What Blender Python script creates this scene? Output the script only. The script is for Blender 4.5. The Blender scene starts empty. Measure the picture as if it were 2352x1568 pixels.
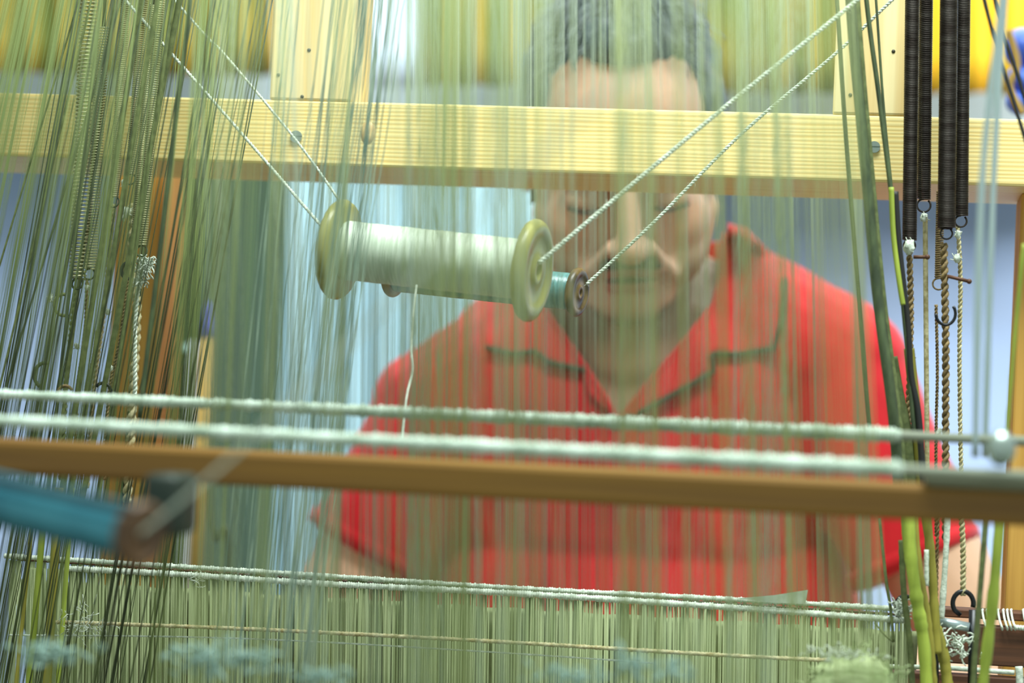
import bpy, bmesh, math, random
from mathutils import Vector, Matrix, noise
from mathutils.bvhtree import BVHTree
from mathutils.geometry import delaunay_2d_cdt
random.seed(7)
SC = bpy.context.scene
COL = SC.collection

# ---------------------------------------------------------------- camera
FPX = 5553.0
CAM = Vector((0, 0, 1.15))
YAW, PITCH, ROLL = math.radians(9.0), math.radians(1.5), math.radians(2.6)
F = Vector((-math.sin(YAW) * math.cos(PITCH), math.cos(YAW) * math.cos(PITCH), math.sin(PITCH)))
R0 = Vector((math.cos(YAW), math.sin(YAW), 0))
U0 = R0.cross(F)
R = R0 * math.cos(ROLL) + U0 * math.sin(ROLL)
U = U0 * math.cos(ROLL) - R0 * math.sin(ROLL)
cam_data = bpy.data.cameras.new('camera')
cam = bpy.data.objects.new('camera', cam_data)
COL.objects.link(cam)
m = Matrix((R, U, -F)).transposed().to_4x4()
m.translation = CAM
cam.matrix_world = m
cam_data.lens = 85
cam_data.sensor_width = 36
cam_data.clip_start = 0.02
cam_data.dof.use_dof = True
cam_data.dof.focus_distance = 1.40
cam_data.dof.aperture_fstop = 5.2
SC.camera = cam
SC.view_settings.view_transform = 'Standard'
SC.view_settings.look = 'None'
SC.view_settings.exposure = -0.1
SC.view_settings.gamma = 1.0
SC.view_settings.use_curve_mapping = False
SC.cycles.use_denoising = True

# ---------------------------------------------------------------- light
w = bpy.data.worlds.new('world'); SC.world = w; w.use_nodes = True
w.node_tree.nodes['Background'].inputs[0].default_value = (0.86, 1.0, 0.90, 1)
w.node_tree.nodes['Background'].inputs[1].default_value = 0.70
def area(name, loc, target, size, power, col):
    l = bpy.data.lights.new(name, 'AREA'); l.shape = 'RECTANGLE'
    l.size, l.size_y = size; l.energy = power; l.color = col
    o = bpy.data.objects.new(name, l); COL.objects.link(o)
    o.location = loc
    o.rotation_euler = (Vector(target) - Vector(loc)).to_track_quat('-Z', 'Y').to_euler()
    return o
area('unseen_light', (0.1, 0.95, 2.45), (0.0, 1.4, 1.15), (1.0, 0.5), 46, (0.93, 1.0, 0.98))  # ceiling lamp above the loom
area('unseen_light', (0.1, 2.15, 2.0), (0.1, 3.0, 1.1), (2.2, 0.3), 44, (0.95, 0.98, 1.0))  # added lamp out of view, brightens the back wall and hangings

# ---------------------------------------------------------------- helpers
def at(px, py, Y):
    d = F + R * ((px - 1176) / FPX) + U * ((784 - py) / FPX)
    return CAM + d * (Y / d.y)
def mpp(Y):                       # metres per photo pixel at loom depth Y
    return Y / (FPX * math.cos(YAW))
def lin(c):
    return tuple((x / 255 / 12.92 if x / 255 <= 0.04045 else ((x / 255 + 0.055) / 1.055) ** 2.4) for x in c) + (1,)
MATS = {}
def mat(name, c, rough=0.6, metal=0.0, c2=None, scale=(30, 30, 30), detail=3, bump=0.0, trans=0.0, sheen=0.0, lo=0.35, hi=0.65, vcol=False, spec=0.5, wave=None):
    mt = bpy.data.materials.new(name); mt.use_nodes = True
    nt = mt.node_tree; b = nt.nodes['Principled BSDF']
    b.inputs['Base Color'].default_value = lin(c)
    b.inputs['Roughness'].default_value = rough
    b.inputs['Metallic'].default_value = metal
    b.inputs['Specular IOR Level'].default_value = spec
    if sheen: b.inputs['Sheen Weight'].default_value = sheen
    tc = nt.nodes.new('ShaderNodeTexCoord'); mp = nt.nodes.new('ShaderNodeMapping')
    mp.inputs['Scale'].default_value = scale
    nt.links.new(tc.outputs['Object'], mp.inputs[0])
    nz = nt.nodes.new('ShaderNodeTexNoise'); nz.inputs['Detail'].default_value = detail
    nz.inputs['Scale'].default_value = 1.0
    nt.links.new(mp.outputs[0], nz.inputs['Vector'])
    fac = nz.outputs[0]
    if wave:
        wv = nt.nodes.new('ShaderNodeTexWave'); wv.bands_direction = wave[0]
        wv.inputs['Scale'].default_value = wave[1]; wv.inputs['Distortion'].default_value = wave[2]
        wv.inputs['Detail'].default_value = 2; wv.inputs['Detail Scale'].default_value = wave[3]
        mp2 = nt.nodes.new('ShaderNodeMapping'); mp2.inputs['Scale'].default_value = wave[4]
        nt.links.new(tc.outputs['Object'], mp2.inputs[0]); nt.links.new(mp2.outputs[0], wv.inputs[0])
        mx = nt.nodes.new('ShaderNodeMix'); mx.inputs[0].default_value = 0.5
        nt.links.new(nz.outputs[0], mx.inputs[2]); nt.links.new(wv.outputs[1], mx.inputs[3])
        fac = mx.outputs[0]
    if c2:
        cr = nt.nodes.new('ShaderNodeValToRGB')
        cr.color_ramp.elements[0].position = lo; cr.color_ramp.elements[1].position = hi
        cr.color_ramp.elements[0].color = lin(c2); cr.color_ramp.elements[1].color = lin(c)
        nt.links.new(fac, cr.inputs[0]); nt.links.new(cr.outputs[0], b.inputs['Base Color'])
    if vcol:
        at_ = nt.nodes.new('ShaderNodeVertexColor'); at_.layer_name = 'tint'
        nt.links.new(at_.outputs[0], b.inputs['Base Color'])
    if bump:
        bp = nt.nodes.new('ShaderNodeBump'); bp.inputs['Strength'].default_value = bump
        bp.inputs['Distance'].default_value = 0.002
        nt.links.new(fac, bp.inputs['Height']); nt.links.new(bp.outputs[0], b.inputs['Normal'])
    if trans:
        tr = nt.nodes.new('ShaderNodeBsdfTranslucent'); ms = nt.nodes.new('ShaderNodeMixShader')
        tr.inputs[0].default_value = lin(c); ms.inputs[0].default_value = trans
        nt.links.new(b.outputs[0], ms.inputs[1]); nt.links.new(tr.outputs[0], ms.inputs[2])
        nt.links.new(ms.outputs[0], nt.nodes['Material Output'].inputs[0])
    MATS[name] = mt
    return mt

class MB:
    def __init__(s): s.v = []; s.f = []
    def add(s, vs, fs):
        n = len(s.v); s.v.extend(vs); s.f.extend(tuple(i + n for i in f) for f in fs)
    def tube(s, pts, r, sides=6, cap=True):
        pts = [Vector(p) for p in pts]; n = len(pts)
        rr = r if isinstance(r, (list, tuple)) else [r] * n
        vs = []; prev = None
        for i, p in enumerate(pts):
            t = (pts[min(i + 1, n - 1)] - pts[max(i - 1, 0)]).normalized()
            if prev is None:
                a = t.orthogonal().normalized()
            else:
                a = prev - t * prev.dot(t)
                a = a.normalized() if a.length > 1e-6 else t.orthogonal().normalized()
            prev = a; b = t.cross(a)
            for k in range(sides):
                q = 2 * math.pi * k / sides
                vs.append(p + (a * math.cos(q) + b * math.sin(q)) * rr[i])
        fs = [(i * sides + k, i * sides + (k + 1) % sides, (i + 1) * sides + (k + 1) % sides, (i + 1) * sides + k)
              for i in range(n - 1) for k in range(sides)]
        if cap:
            fs += [tuple(range(sides))[::-1], tuple((n - 1) * sides + k for k in range(sides))]
        s.add(vs, fs)
    def hexa(s, c8):              # 8 corners: bottom 4 ccw, top 4 ccw
        s.add([Vector(c) for c in c8], [(3, 2, 1, 0), (4, 5, 6, 7), (0, 1, 5, 4), (1, 2, 6, 5), (2, 3, 7, 6), (3, 0, 4, 7)])
    def box(s, lo, hi):
        x0, y0, z0 = lo; x1, y1, z1 = hi
        s.hexa([(x0, y0, z0), (x1, y0, z0), (x1, y1, z0), (x0, y1, z0), (x0, y0, z1), (x1, y0, z1), (x1, y1, z1), (x0, y1, z1)])
    def lathe(s, A, B, prof, seg=40):   # prof: list of (t metres along A->B, radius)
        A = Vector(A); B = Vector(B); d = (B - A).normalized(); a = d.orthogonal().normalized(); b = d.cross(a)
        vs = []; n = len(prof)
        for t, r in prof:
            c = A + d * t
            for k in range(seg):
                q = 2 * math.pi * k / seg
                vs.append(c + (a * math.cos(q) + b * math.sin(q)) * max(r, 1e-5))
        fs = [(i * seg + k, i * seg + (k + 1) % seg, (i + 1) * seg + (k + 1) % seg, (i + 1) * seg + k)
              for i in range(n - 1) for k in range(seg)]
        fs += [tuple(range(seg))[::-1], tuple((n - 1) * seg + k for k in range(seg))]
        s.add(vs, fs)
    def helix(s, A, B, rad, wire, pitch, steps=10, sides=5):
        A = Vector(A); B = Vector(B); L = (B - A).length; d = (B - A) / L
        a = d.orthogonal().normalized(); b = d.cross(a)
        n = int(L / pitch * steps); pts = []
        for i in range(n + 1):
            q = 2 * math.pi * i / steps
            pts.append(A + d * (L * i / n) + (a * math.cos(q) + b * math.sin(q)) * rad)
        s.tube(pts, wire, sides)
    def ball(s, c, r, seg=14, rings=9, rot=None, jit=0.0):
        c = Vector(c); r = Vector(r) if isinstance(r, (tuple, list, Vector)) else Vector((r, r, r))
        vs = []
        for i in range(rings + 1):
            th = math.pi * i / rings
            for k in range(seg):
                ph = 2 * math.pi * k / seg
                p = Vector((math.sin(th) * math.cos(ph) * r.x, math.sin(th) * math.sin(ph) * r.y, math.cos(th) * r.z))
                if jit: p *= 1 + jit * noise.noise(p * 400 + c * 37)
                if rot is not None: p = rot @ p
                vs.append(c + p)
        fs = [(i * seg + k, (i + 1) * seg + k, (i + 1) * seg + (k + 1) % seg, i * seg + (k + 1) % seg)
              for i in range(rings) for k in range(seg)]
        s.add(vs, fs)
    def cap(s, A, B, ra, rb, seg=18):   # closed tapered capsule
        A = Vector(A); B = Vector(B); L = (B - A).length
        prof = []
        for i in range(6):
            q = math.pi / 2 * i / 5; prof.append((-ra * math.cos(q), ra * math.sin(q)))
        for i in range(6):
            q = math.pi / 2 * i / 5; prof.append((L + rb * math.sin(q), rb * math.cos(q)))
        s.lathe(A, B, prof, seg)

def mk(name, mb, material, parent=None, smooth=True, kind=None, label=None, bevel=0):
    me = bpy.data.meshes.new(name)
    if parent is None:
        n = len(mb.v)
        lo = Vector([min(v[i] for v in mb.v) for i in range(3)]); hi = Vector([max(v[i] for v in mb.v) for i in range(3)])
        org = Vector(((lo.x + hi.x) / 2, (lo.y + hi.y) / 2, lo.z))
    else:
        p = parent
        while p.parent: p = p.parent
        org = Vector(p['_o'])
    me.from_pydata([tuple(Vector(v) - org) for v in mb.v], [], mb.f)
    if smooth: me.shade_smooth()
    me.materials.append(material)
    o = bpy.data.objects.new(name, me); COL.objects.link(o)
    if parent is None: o.location = org; o['_o'] = tuple(org)
    else: o.parent = parent
    if kind: o['kind'] = kind
    if label: o['label'] = label
    if bevel:
        bv = o.modifiers.new('bevel', 'BEVEL'); bv.width = bevel; bv.segments = 2; bv.limit_method = 'ANGLE'
    return o
def thing(name, loc, label, cat, group=None):
    o = bpy.data.objects.new(name, None); COL.objects.link(o); o.empty_display_size = 0.02
    o.location = loc; o['_o'] = tuple(loc); o['label'] = label; o['category'] = cat
    if group: o['group'] = group
    return o
def tag(o, label, cat, group=None):
    o['label'] = label; o['category'] = cat
    if group: o['group'] = group
    return o
def path(pts, n=10):              # smooth polyline through (px,py,Y) points -> world points
    P = [at(*p) for p in pts]
    if len(P) == 2: return [P[0].lerp(P[1], i / n) for i in range(n + 1)]
    out = []
    for i in range(len(P) - 1):
        p0 = P[max(i - 1, 0)]; p1 = P[i]; p2 = P[i + 1]; p3 = P[min(i + 2, len(P) - 1)]
        for k in range(n):
            t = k / n
            out.append(0.5 * ((2 * p1) + (p2 - p0) * t + (2 * p0 - 5 * p1 + 4 * p2 - p3) * t * t + (3 * p1 - p0 - 3 * p2 + p3) * t ** 3))
    out.append(P[-1]); return out
def resample(P, step):
    out = [P[0]]; acc = 0
    for a, b in zip(P, P[1:]):
        L = (b - a).length; t = step - acc
        while t <= L:
            out.append(a.lerp(b, t / L)); t += step
        acc = L - (t - step)
    out.append(P[-1]); return out
def twisted(mb, P, r, pitch=0.004, strands=2, sides=5):   # a cord of twisted strands along world points
    P = resample(P, pitch / 7)
    prev = None; frames = []
    for i, p in enumerate(P):
        t = (P[min(i + 1, len(P) - 1)] - P[max(i - 1, 0)]).normalized()
        a = t.orthogonal().normalized() if prev is None else (prev - t * prev.dot(t)).normalized()
        prev = a; frames.append((a, t.cross(a)))
    for s in range(strands):
        pts = []
        for i, p in enumerate(P):
            q = 2 * math.pi * (i / 7 + s / strands)
            a, b = frames[i]
            pts.append(p + (a * math.cos(q) + b * math.sin(q)) * r * 0.5)
        mb.tube(pts, r * 0.56, sides)
def fuzz(mb, P, n, length, r):
    for _ in range(n):
        p = random.choice(P) + Vector([random.uniform(-1, 1) for _ in range(3)]) * r * 2
        d = Vector([random.uniform(-1, 1) for _ in range(3)]).normalized() * length * random.uniform(0.4, 1)
        q = p + d * 0.5 + Vector([random.uniform(-1, 1) for _ in range(3)]) * length * 0.2
        mb.tube([p, q, p + d], r, 3)

# ---------------------------------------------------------------- materials
PINE = mat('pine', (250, 230, 160), 0.5, c2=(230, 198, 118), scale=(1.5, 60, 260), detail=4, bump=0.1, wave=('Z', 130, 5.0, 1.2, (0.04, 1, 1)), lo=0.15, hi=0.6)
PINE2 = mat('pine_upright', (250, 232, 175), 0.5, c2=(222, 188, 118), scale=(120, 60, 2.0), detail=4, bump=0.15, lo=0.3, hi=0.6)
OAK = mat('honey_wood', (218, 168, 80), 0.55, c2=(178, 124, 50), scale=(90, 40, 2.5), detail=4, bump=0.2)
AMBER = mat('amber_wood', (136, 98, 26), 0.55, c2=(104, 70, 16), scale=(3, 40, 90), detail=4, bump=0.2)
BROWN = mat('brown_wood', (112, 70, 44), 0.6, c2=(62, 38, 24), scale=(4, 60, 160), detail=5, bump=0.2)
FLANGE = mat('turned_wood', (160, 160, 98), 0.3, c2=(138, 138, 78), scale=(20, 160, 40), detail=3, bump=0.05)
FLANGE2 = mat('worn_wood', (140, 116, 70), 0.35, c2=(70, 56, 34), scale=(60, 90, 60), bump=0.1)
YARN = mat('white_yarn', (216, 230, 212), 0.5, c2=(186, 204, 180), scale=(900, 60, 60), bump=0.1, sheen=0.3)
YARNR = mat('rod_yarn', (212, 230, 216), 0.5, c2=(138, 160, 132), scale=(55, 10, 10), detail=5, bump=0.3, lo=.3, hi=.6)
TEALY = mat('teal_yarn', (92, 150, 150), 0.28, c2=(60, 112, 112), scale=(700, 90, 90), bump=0.25, spec=0.9)
TEALD = mat('petrol_yarn', (64, 146, 166), 0.22, metal=0.6, c2=(44, 122, 144), scale=(60, 60, 60), bump=0.05, spec=1.0)
CORDW = mat('white_cord', (226, 236, 222), 0.7, c2=(190, 204, 186), scale=(400, 400, 400), bump=0.3)
CREAM = mat('cream_cord', (206, 200, 160), 0.75, c2=(158, 146, 98), scale=(300, 300, 300), bump=0.3)
OLIVE = mat('olive_cord', (112, 124, 74), 0.7, c2=(80, 92, 52), scale=(200, 200, 200), bump=0.2)
DKOLIVE = mat('dark_olive_cord', (82, 98, 62), 0.6, c2=(50, 64, 42), scale=(200, 200, 60), bump=0.2)
TANC = mat('tan_braid', (150, 128, 84), 0.75, c2=(96, 80, 50), scale=(400, 400, 400), bump=0.3)
LIME = mat('lime_cord', (172, 190, 74), 0.6, c2=(132, 150, 50), scale=(120, 120, 20), bump=0.3)
MUST = mat('mustard_cord', (164, 156, 60), 0.65, c2=(122, 118, 40), scale=(120, 120, 20), bump=0.3)
VEIL = mat('warp_thread', (196, 208, 152), 0.7, c2=(160, 178, 120), scale=(14, 14, 5), detail=2, trans=0.25)
VEILO = mat('olive_warp_thread', (160, 178, 112), 0.7, c2=(118, 138, 80), scale=(14, 14, 5), detail=2, trans=0.2)
VEILB = mat('pale_warp_thread', (206, 222, 204), 0.7, c2=(170, 190, 168), scale=(14, 14, 6), detail=2, trans=0.25)
VEILD = mat('dark_warp_thread', (96, 124, 112), 0.7, c2=(170, 192, 170), scale=(60, 60, 26), detail=3)
HEDD = mat('heddle_thread', (186, 198, 150), 0.75, c2=(128, 144, 96), scale=(260, 20, 6), detail=3, lo=0.3, hi=0.65, trans=.2)
STEEL = mat('dark_steel', (74, 70, 66), 0.42, metal=0.85, c2=(48, 42, 38), scale=(60, 60, 300))
STEELG = mat('oiled_steel', (190, 190, 150), 0.4, metal=0.5, c2=(140, 144, 104), scale=(60, 60, 60))
BLACK = mat('black_metal', (28, 32, 36), 0.35, metal=0.3)
BLACKC = mat('black_cord', (26, 28, 28), 0.6)
ZINC = mat('zinc', (178, 196, 200), 0.35, metal=0.7)
SILV = mat('bright_screw', (170, 186, 180), 0.35, metal=0.8)
LINT = mat('lint', (196, 224, 214), 0.9, c2=(150, 184, 172), scale=(60, 60, 60), trans=0.3)
RED = mat('red_cotton', (214, 36, 44), 0.8, c2=(186, 24, 34), scale=(30, 30, 9), detail=4, bump=0.5, sheen=0.2, spec=0.2)
PIPING = mat('dark_piping', (62, 60, 40), 0.8)
HAIRM = mat('dark_hair', (44, 60, 72), 0.45, c2=(92, 106, 112), scale=(160, 60, 60), detail=4, bump=0.5, lo=0.3, hi=0.55)
BROWM = mat('brow_hair', (60, 52, 44), 0.7)
SKIN = mat('skin', (214, 160, 124), 0.5, vcol=True, bump=0.12, scale=(220, 220, 220))
SKIN.node_tree.nodes['Principled BSDF'].inputs['Subsurface Weight'].default_value = 0.08
SKIN.node_tree.nodes['Principled BSDF'].inputs['Subsurface Radius'].default_value = (0.01, 0.004, 0.002)
TROUS = mat('grey_trousers', (62, 66, 74), 0.85)
WALL = mat('pale_blue_wall', (170, 190, 224), 0.85, c2=(160, 182, 216), scale=(3, 3, 3), bump=0.05)
FLOOR = mat('floor', (120, 116, 104), 0.6, c2=(96, 92, 82), scale=(5, 5, 5))
CURT = mat('pale_curtain', (150, 182, 190), 0.8, c2=(126, 160, 172), scale=(20, 20, 3))
YEL = mat('yellow_cloth', (156, 124, 34), 0.8, c2=(76, 90, 26), scale=(9, 9, 2.2), detail=2, lo=0.38, hi=0.62)
YEL2 = mat('bright_yellow_cloth', (206, 150, 12), 0.8, c2=(168, 146, 14), scale=(9, 9, 3), detail=2)
WHITE = mat('white_cloth', (214, 224, 232), 0.8)
BLUE = mat('royal_blue', (44, 82, 190), 0.45, c2=(90, 130, 226), scale=(20, 90, 90))
GREENC = mat('green_cabinet', (56, 82, 40), 0.6, c2=(38, 58, 28), scale=(30, 30, 3))
LEAF = mat('bright_green', (96, 140, 36), 0.6)
CYAN = mat('pale_cyan', (176, 214, 206), 0.6)
VIOLET = mat('violet_blue', (66, 74, 176), 0.6)
TANW = mat('tan_handle', (178, 146, 66), 0.6, c2=(140, 112, 50), scale=(60, 60, 4))

# ---------------------------------------------------------------- setting
b = MB(); b.box((-2.6, -0.3, -0.05), (2.4, 3.2, 0.0)); mk('floor', b, FLOOR, kind='structure', smooth=False)
b = MB(); b.box((-2.6, 3.1, 0.0), (2.4, 3.2, 2.9)); mk('wall_back', b, WALL, kind='structure', smooth=False)

# ---------------------------------------------------------------- the loom frame
loom = thing('loom', (0, 1.45, 0.0), 'pine hand loom frame with a broad crossbar, uprights and an amber front rail', 'loom')
YB = 1.42
zt = at(1176, 243, YB).z; zb = at(1176, 393, YB).z
b = MB(); b.box((-0.62, YB, zb), (0.60, YB + 0.115, zt))
crossbar = mk('crossbar', b, PINE, loom, smooth=False, bevel=0.0015, label='pale pine crossbar with fine lengthwise grain, two screw heads')
def screw(px, py, rpx):
    c = at(px, py, YB); r = rpx * mpp(YB)
    s = MB(); s.lathe(c + Vector((0, 0.001, 0)), c + Vector((0, -1, 0)), [(0, r), (0.0018, r), (0.0024, r * 0.85), (0.0026, r * 0.1)], 24)
    o = mk('screw', s, SILV, crossbar)
    g = MB(); g.box((c.x - r * 0.8, c.y - 0.0020, c.z - r * 0.12), (c.x + r * 0.8, c.y - 0.0017, c.z + r * 0.12))
    return o, c, r
for q in ((681, 314, 14), (2008, 338, 13)):
    c = at(q[0], q[1], YB); r = q[2] * mpp(YB)
    for sg in (-1, 1):            # a slotted head is two half discs with the slot between them
        pass
    s = MB(); seg = 20
    for sg in (-1, 1):
        ring = [(math.cos(math.pi * k / seg) * r, sg * (0.12 * r + math.sin(math.pi * k / seg) * r * 0.88)) for k in range(seg + 1)]
        vs = [Vector((c.x + x, c.y - 0.0016, c.z + z)) for x, z in ring] + [Vector((c.x + x, c.y + 0.001, c.z + z)) for x, z in ring]
        n = seg + 1
        fs = [tuple(range(n)), tuple(range(n, 2 * n))] + [(k, (k + 1) % n, n + (k + 1) % n, n + k) for k in range(n)]
        s.add(vs, fs)
    s.lathe(c + Vector((0, 0.001, 0)), c + Vector((0, -1, 0)), [(0, r * 0.95), (0.0014, r * 0.95)], 20)
    mk('screw', s, SILV, crossbar, smooth=False)
k_ = MB()
kc = at(845, 305, YB); k_.lathe(kc + Vector((0, 0.001, 0)), kc + Vector((0, -1, 0)), [(0, 0.005), (0.0012, 0.0045), (0.0014, 0.001)], 20)
for v in k_.v: v.z = kc.z + (v.z - kc.z) * 1.5
mk('knot', k_, mat('knot_wood', (232, 202, 136), 0.5, c2=(214, 176, 110), scale=(300, 300, 150)), crossbar, label='oval brownish knot in the pine')

def upright(px0, px1, Y, z0, z1, dep, material, label=None, ref=240):
    x0 = at(px0, ref, Y).x; x1 = at(px1, ref, Y).x
    b = MB(); b.box((x0, Y, z0), (x1, Y + dep, z1))
    return mk('upright', b, material, loom, smooth=False, bevel=0.0015, label=label)
up1 = upright(618, 806, YB, zt, 2.05, 0.05, PINE2, 'pale pine upright standing on the crossbar')
up2 = upright(1913, 2112, YB, zt, 2.05, 0.05, PINE2, 'smooth pale pine upright behind the dark springs')
for q in ((710, 115, up1), (640, 172, up1), (694, 222, up1), (1953, 218, up2), (2052, 118, up2), (1978, 150, up2)):
    c = at(q[0], q[1], YB); s = MB(); s.lathe(c + Vector((0, 0.002, 0)), c + Vector((0, -1, 0)), [(0, 0.0011), (0.0023, 0.0011), (0.0026, 0.0004)], 10)
    mk('nail_head', s, mat('nail', (60, 60, 40), 0.5) if 'nail' not in MATS else MATS['nail'], q[2])
upright(246, 352, 1.56, 0.0, zt - 0.01, 0.06, OAK, 'honey coloured upright below the crossbar', ref=905)
upright(2316, 2520, 1.46, 0.0, zb, 0.06, OAK, 'honey coloured end upright', ref=1200)
# front rail
YF = 1.02
zft = at(1176, 1066, YF).z; zfb = at(1176, 1148, YF).z
b = MB(); b.box((-0.56, YF, zfb), (0.50, YF + 0.03, zft))
rail = mk('front_rail', b, AMBER, loom, smooth=False, bevel=0.0025, label='amber brown front rail')
b = MB(); c = at(2290, 1062, YF); b.box((c.x - .03, YF - 0.004, zft - 0.001), (c.x + .3, YF + 0.034, zft + 0.007))
mk('end_plate', b, mat('grey_plate', (128, 132, 110), 0.45, metal=0.3), loom, bevel=0.004, label='grey metal plate over the rail end')
b = MB(); b.ball(c + Vector((0.001, -0.006, 0.006)), (0.006, 0.006, 0.0075)); mk('cap_nut', b, SILV, loom)
# loom legs, sills and top rails (mostly beyond the frame)
for x in (-0.60, 0.54):
    b = MB(); b.box((x, YF, 0), (x + 0.06, YF + 0.075, zft + 0.001)); mk('leg', b, AMBER, loom, smooth=False, bevel=0.002)
    b = MB(); b.box((x, YF + 0.0755, 0.25), (x + 0.06, 1.62, 0.32)); mk('side_rail', b, OAK, loom, smooth=False, bevel=0.002)
ZTOP = at(1176, -620, 1.25).z
b = MB(); b.box((-0.62, YB - 0.03, 2.0), (0.60, YB - 0.002, 2.05)); mk('top_rail', b, OAK, loom, smooth=False)

# ---------------------------------------------------------------- wound rods on the front rail
def wound_rod(Y, px0, py0, px1, py1, w0, w1, label, material, bump_pitch=0.0022):
    A = at(px0, py0, Y); B = at(px1, py1, Y); L = (B - A).length
    r0 = w0 / 2 * mpp(Y); r1 = w1 / 2 * mpp(Y)
    t = thing('wound_rod', (A + B) / 2, label, 'rod', 'yarn wrapped rods along the front rail')
    s = MB(); d = (B - A) / L
    s.lathe(A - d * 0.03, B, [(0, r0 * 0.6), (L + 0.16, r1 * 0.6)], 14); mk('rod', s, RODM, t, label='bare grey rod end')
    s = MB(); prof = [(0, r0 * 0.6)]; x = 0.0
    while x < L - 0.003:
        p = bump_pitch * random.uniform(0.7, 1.3); r = (r0 + (r1 - r0) * x / L) * random.uniform(0.78, 1.06)
        prof += [(x + p * 0.08, r * 0.80), (x + p * 0.35, r), (x + p * 0.65, r), (x + p * 0.92, r * 0.80)]; x += p
    prof.append((L, r1 * 0.6))
    s.lathe(A, B, prof, 14); mk('yarn_winding', s, material, t, label='close white yarn winding')
RODM = mat('grey_rod', (150, 158, 140), .45, metal=.2)
wound_rod(1.15, -60, 902, 2070, 1000, 26, 40, 'back one of two white yarn wrapped rods above the front rail', YARNR)
wound_rod(1.011, -60, 962, 2075, 1078, 30, 44, 'front one of two white yarn wrapped rods, lying on the amber rail', YARNR, 0.0019)

# ---------------------------------------------------------------- harness: veil of threads
har = thing('thread_harness', at(1176, 900, 1.22), 'veil of pale green vertical warp threads hanging across the whole loom', 'threads')
def threads(name, spec, material, r, label=None, parent=har, sides=4, wob=0.0):
    s = MB()
    for (x0, x1, Ya, Yb, y0, y1, rr) in spec:
        A = at(x0, y0, Ya); B = at(x1, y1, Yb)
        if wob:
            P = [A.lerp(B, i / 14) + Vector((random.gauss(0, wob), random.gauss(0, wob), 0)) for i in range(15)]
        else: P = [A, B]
        s.tube(P, r * rr, sides)
    return mk(name, s, material, parent, kind='stuff', label=label)
def clusters(n, x0, x1, sp):
    out = []
    while len(out) < n:
        c = random.uniform(x0, x1); k = random.choice((1, 2, 3, 5, 8))
        out += [c + random.gauss(0, sp) for _ in range(k)]
    return out[:n]
TOPY, BOTY = -620, 1640
VR = 0.000135
def weave(n, x0, x1, f, sd, lo=.1):
    out = []
    while len(out) < n:
        x = random.uniform(x0, x1)
        w_ = .62 if 1270 < x < 1660 else (.55 if 440 < x < 600 else 1.0)
        p = lo + .42 + 1.1 * noise.noise(Vector((x / f, sd, 0))) + .5 * noise.noise(Vector((x / f * 2.7, sd + 9, 0)))
        if random.random() < p * w_: out.append(x)
    return out
spec = []
for x in weave(500, 430, 2010, 62, 1.5, .0):
    k = (x - 1250) * -0.00006 + 0.012 * noise.noise(Vector((x / 60, 5, 0))) + random.gauss(0, 0.002)
    Yd = 1.07 + .05 * random.random()
    spec.append((x + k * 1520, x - k * 740, Yd, Yd + 0.01, TOPY, BOTY, random.uniform(0.7, 1.3)))
threads('warp_threads', spec, VEIL, VR)
spec = []
for x in weave(190, 470, 1900, 80, 7.5, .05):
    k = (x - 1250) * 0.00005 + 0.02 * noise.noise(Vector((x / 80, 25, 0))) + random.gauss(0, 0.003); Yd = random.uniform(1.07, 1.125)
    spec.append((x + k * 1520, x - k * 740, Yd, Yd + 0.01, TOPY, BOTY, random.uniform(0.6, 1.3)))
threads('pale_threads', spec, VEILB, VR, 'paler threads among the green')
spec = []
for x in weave(300, 470, 1990, 60, 21.5, .1):
    k = (x - 1250) * -0.00003 + random.gauss(0, 0.004); Yd = random.uniform(1.57, 1.64)
    spec.append((x + k * 1520, x - k * 740, Yd, Yd, TOPY, 1480, random.uniform(0.6, 1.4)))
threads('rear_threads', spec, VEILB, 0.00019, 'rear threads passing behind the crossbar')
spec = []
for x in weave(60, 560, 800, 30, 3.3, .1):
    k = 0.11 + random.gauss(0, 0.02); Yd = random.uniform(1.2, 1.26)
    spec.append((x + k * 1520, x - k * 740, Yd, Yd, TOPY, BOTY, random.uniform(0.6, 1.5)))
threads('dark_threads', spec, VEILD, 0.00024, 'dark mottled grey green threads', wob=0.0004)

# left fan of olive threads
fan = thing('thread_fan', at(200, 900, 1.3), 'dense fan of olive threads slanting up past the ribbed springs at the left', 'threads')
spec = []
for x in weave(500, -420, 430, 40, 11.5, .0):
    k = 0.225 - 0.0003 * (x + 60) + random.gauss(0, 0.008); Yd = random.uniform(1.17, 1.25) if random.random() < .25 else random.uniform(1.385, 1.412)
    spec.append((x + k * 1500, x - k * 700 * 0.3, Yd, Yd, TOPY, BOTY, random.uniform(0.7, 1.3)))
threads('olive_threads', spec, VEILO, VR, parent=fan)
spec = []
for x in weave(60, -100, 380, 20, 15.5, .1):
    k = 0.25 + random.gauss(0, 0.02); Yd = random.uniform(1.24, 1.34)
    spec.append((x + k * 1500, x - k * 700 * 0.3, Yd, Yd, TOPY, BOTY, random.uniform(0.8, 1.6)))
threads('dark_olive_threads', spec, DKOLIVE, 0.0003, parent=fan)
bands = [(236, 905, 420, -40, 14, 1.33), (205, 890, 352, 60, 12, 1.30), (262, 905, 395, 20, 10, 1.32), (178, 905, 330, -30, 14, 1.34), (134, 905, 236, -40, 9, 1.31),
         (30, 760, 200, 40, 6, 1.3), (-10, 640, 190, -30, 5, 1.32), (70, 700, 260, 60, 6, 1.29), (352, 700, 442, -40, 12, 1.24), (150, 905, 262, 0, 9, 1.36), (300, 905, 372, 80, 9, 1.4)]
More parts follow.
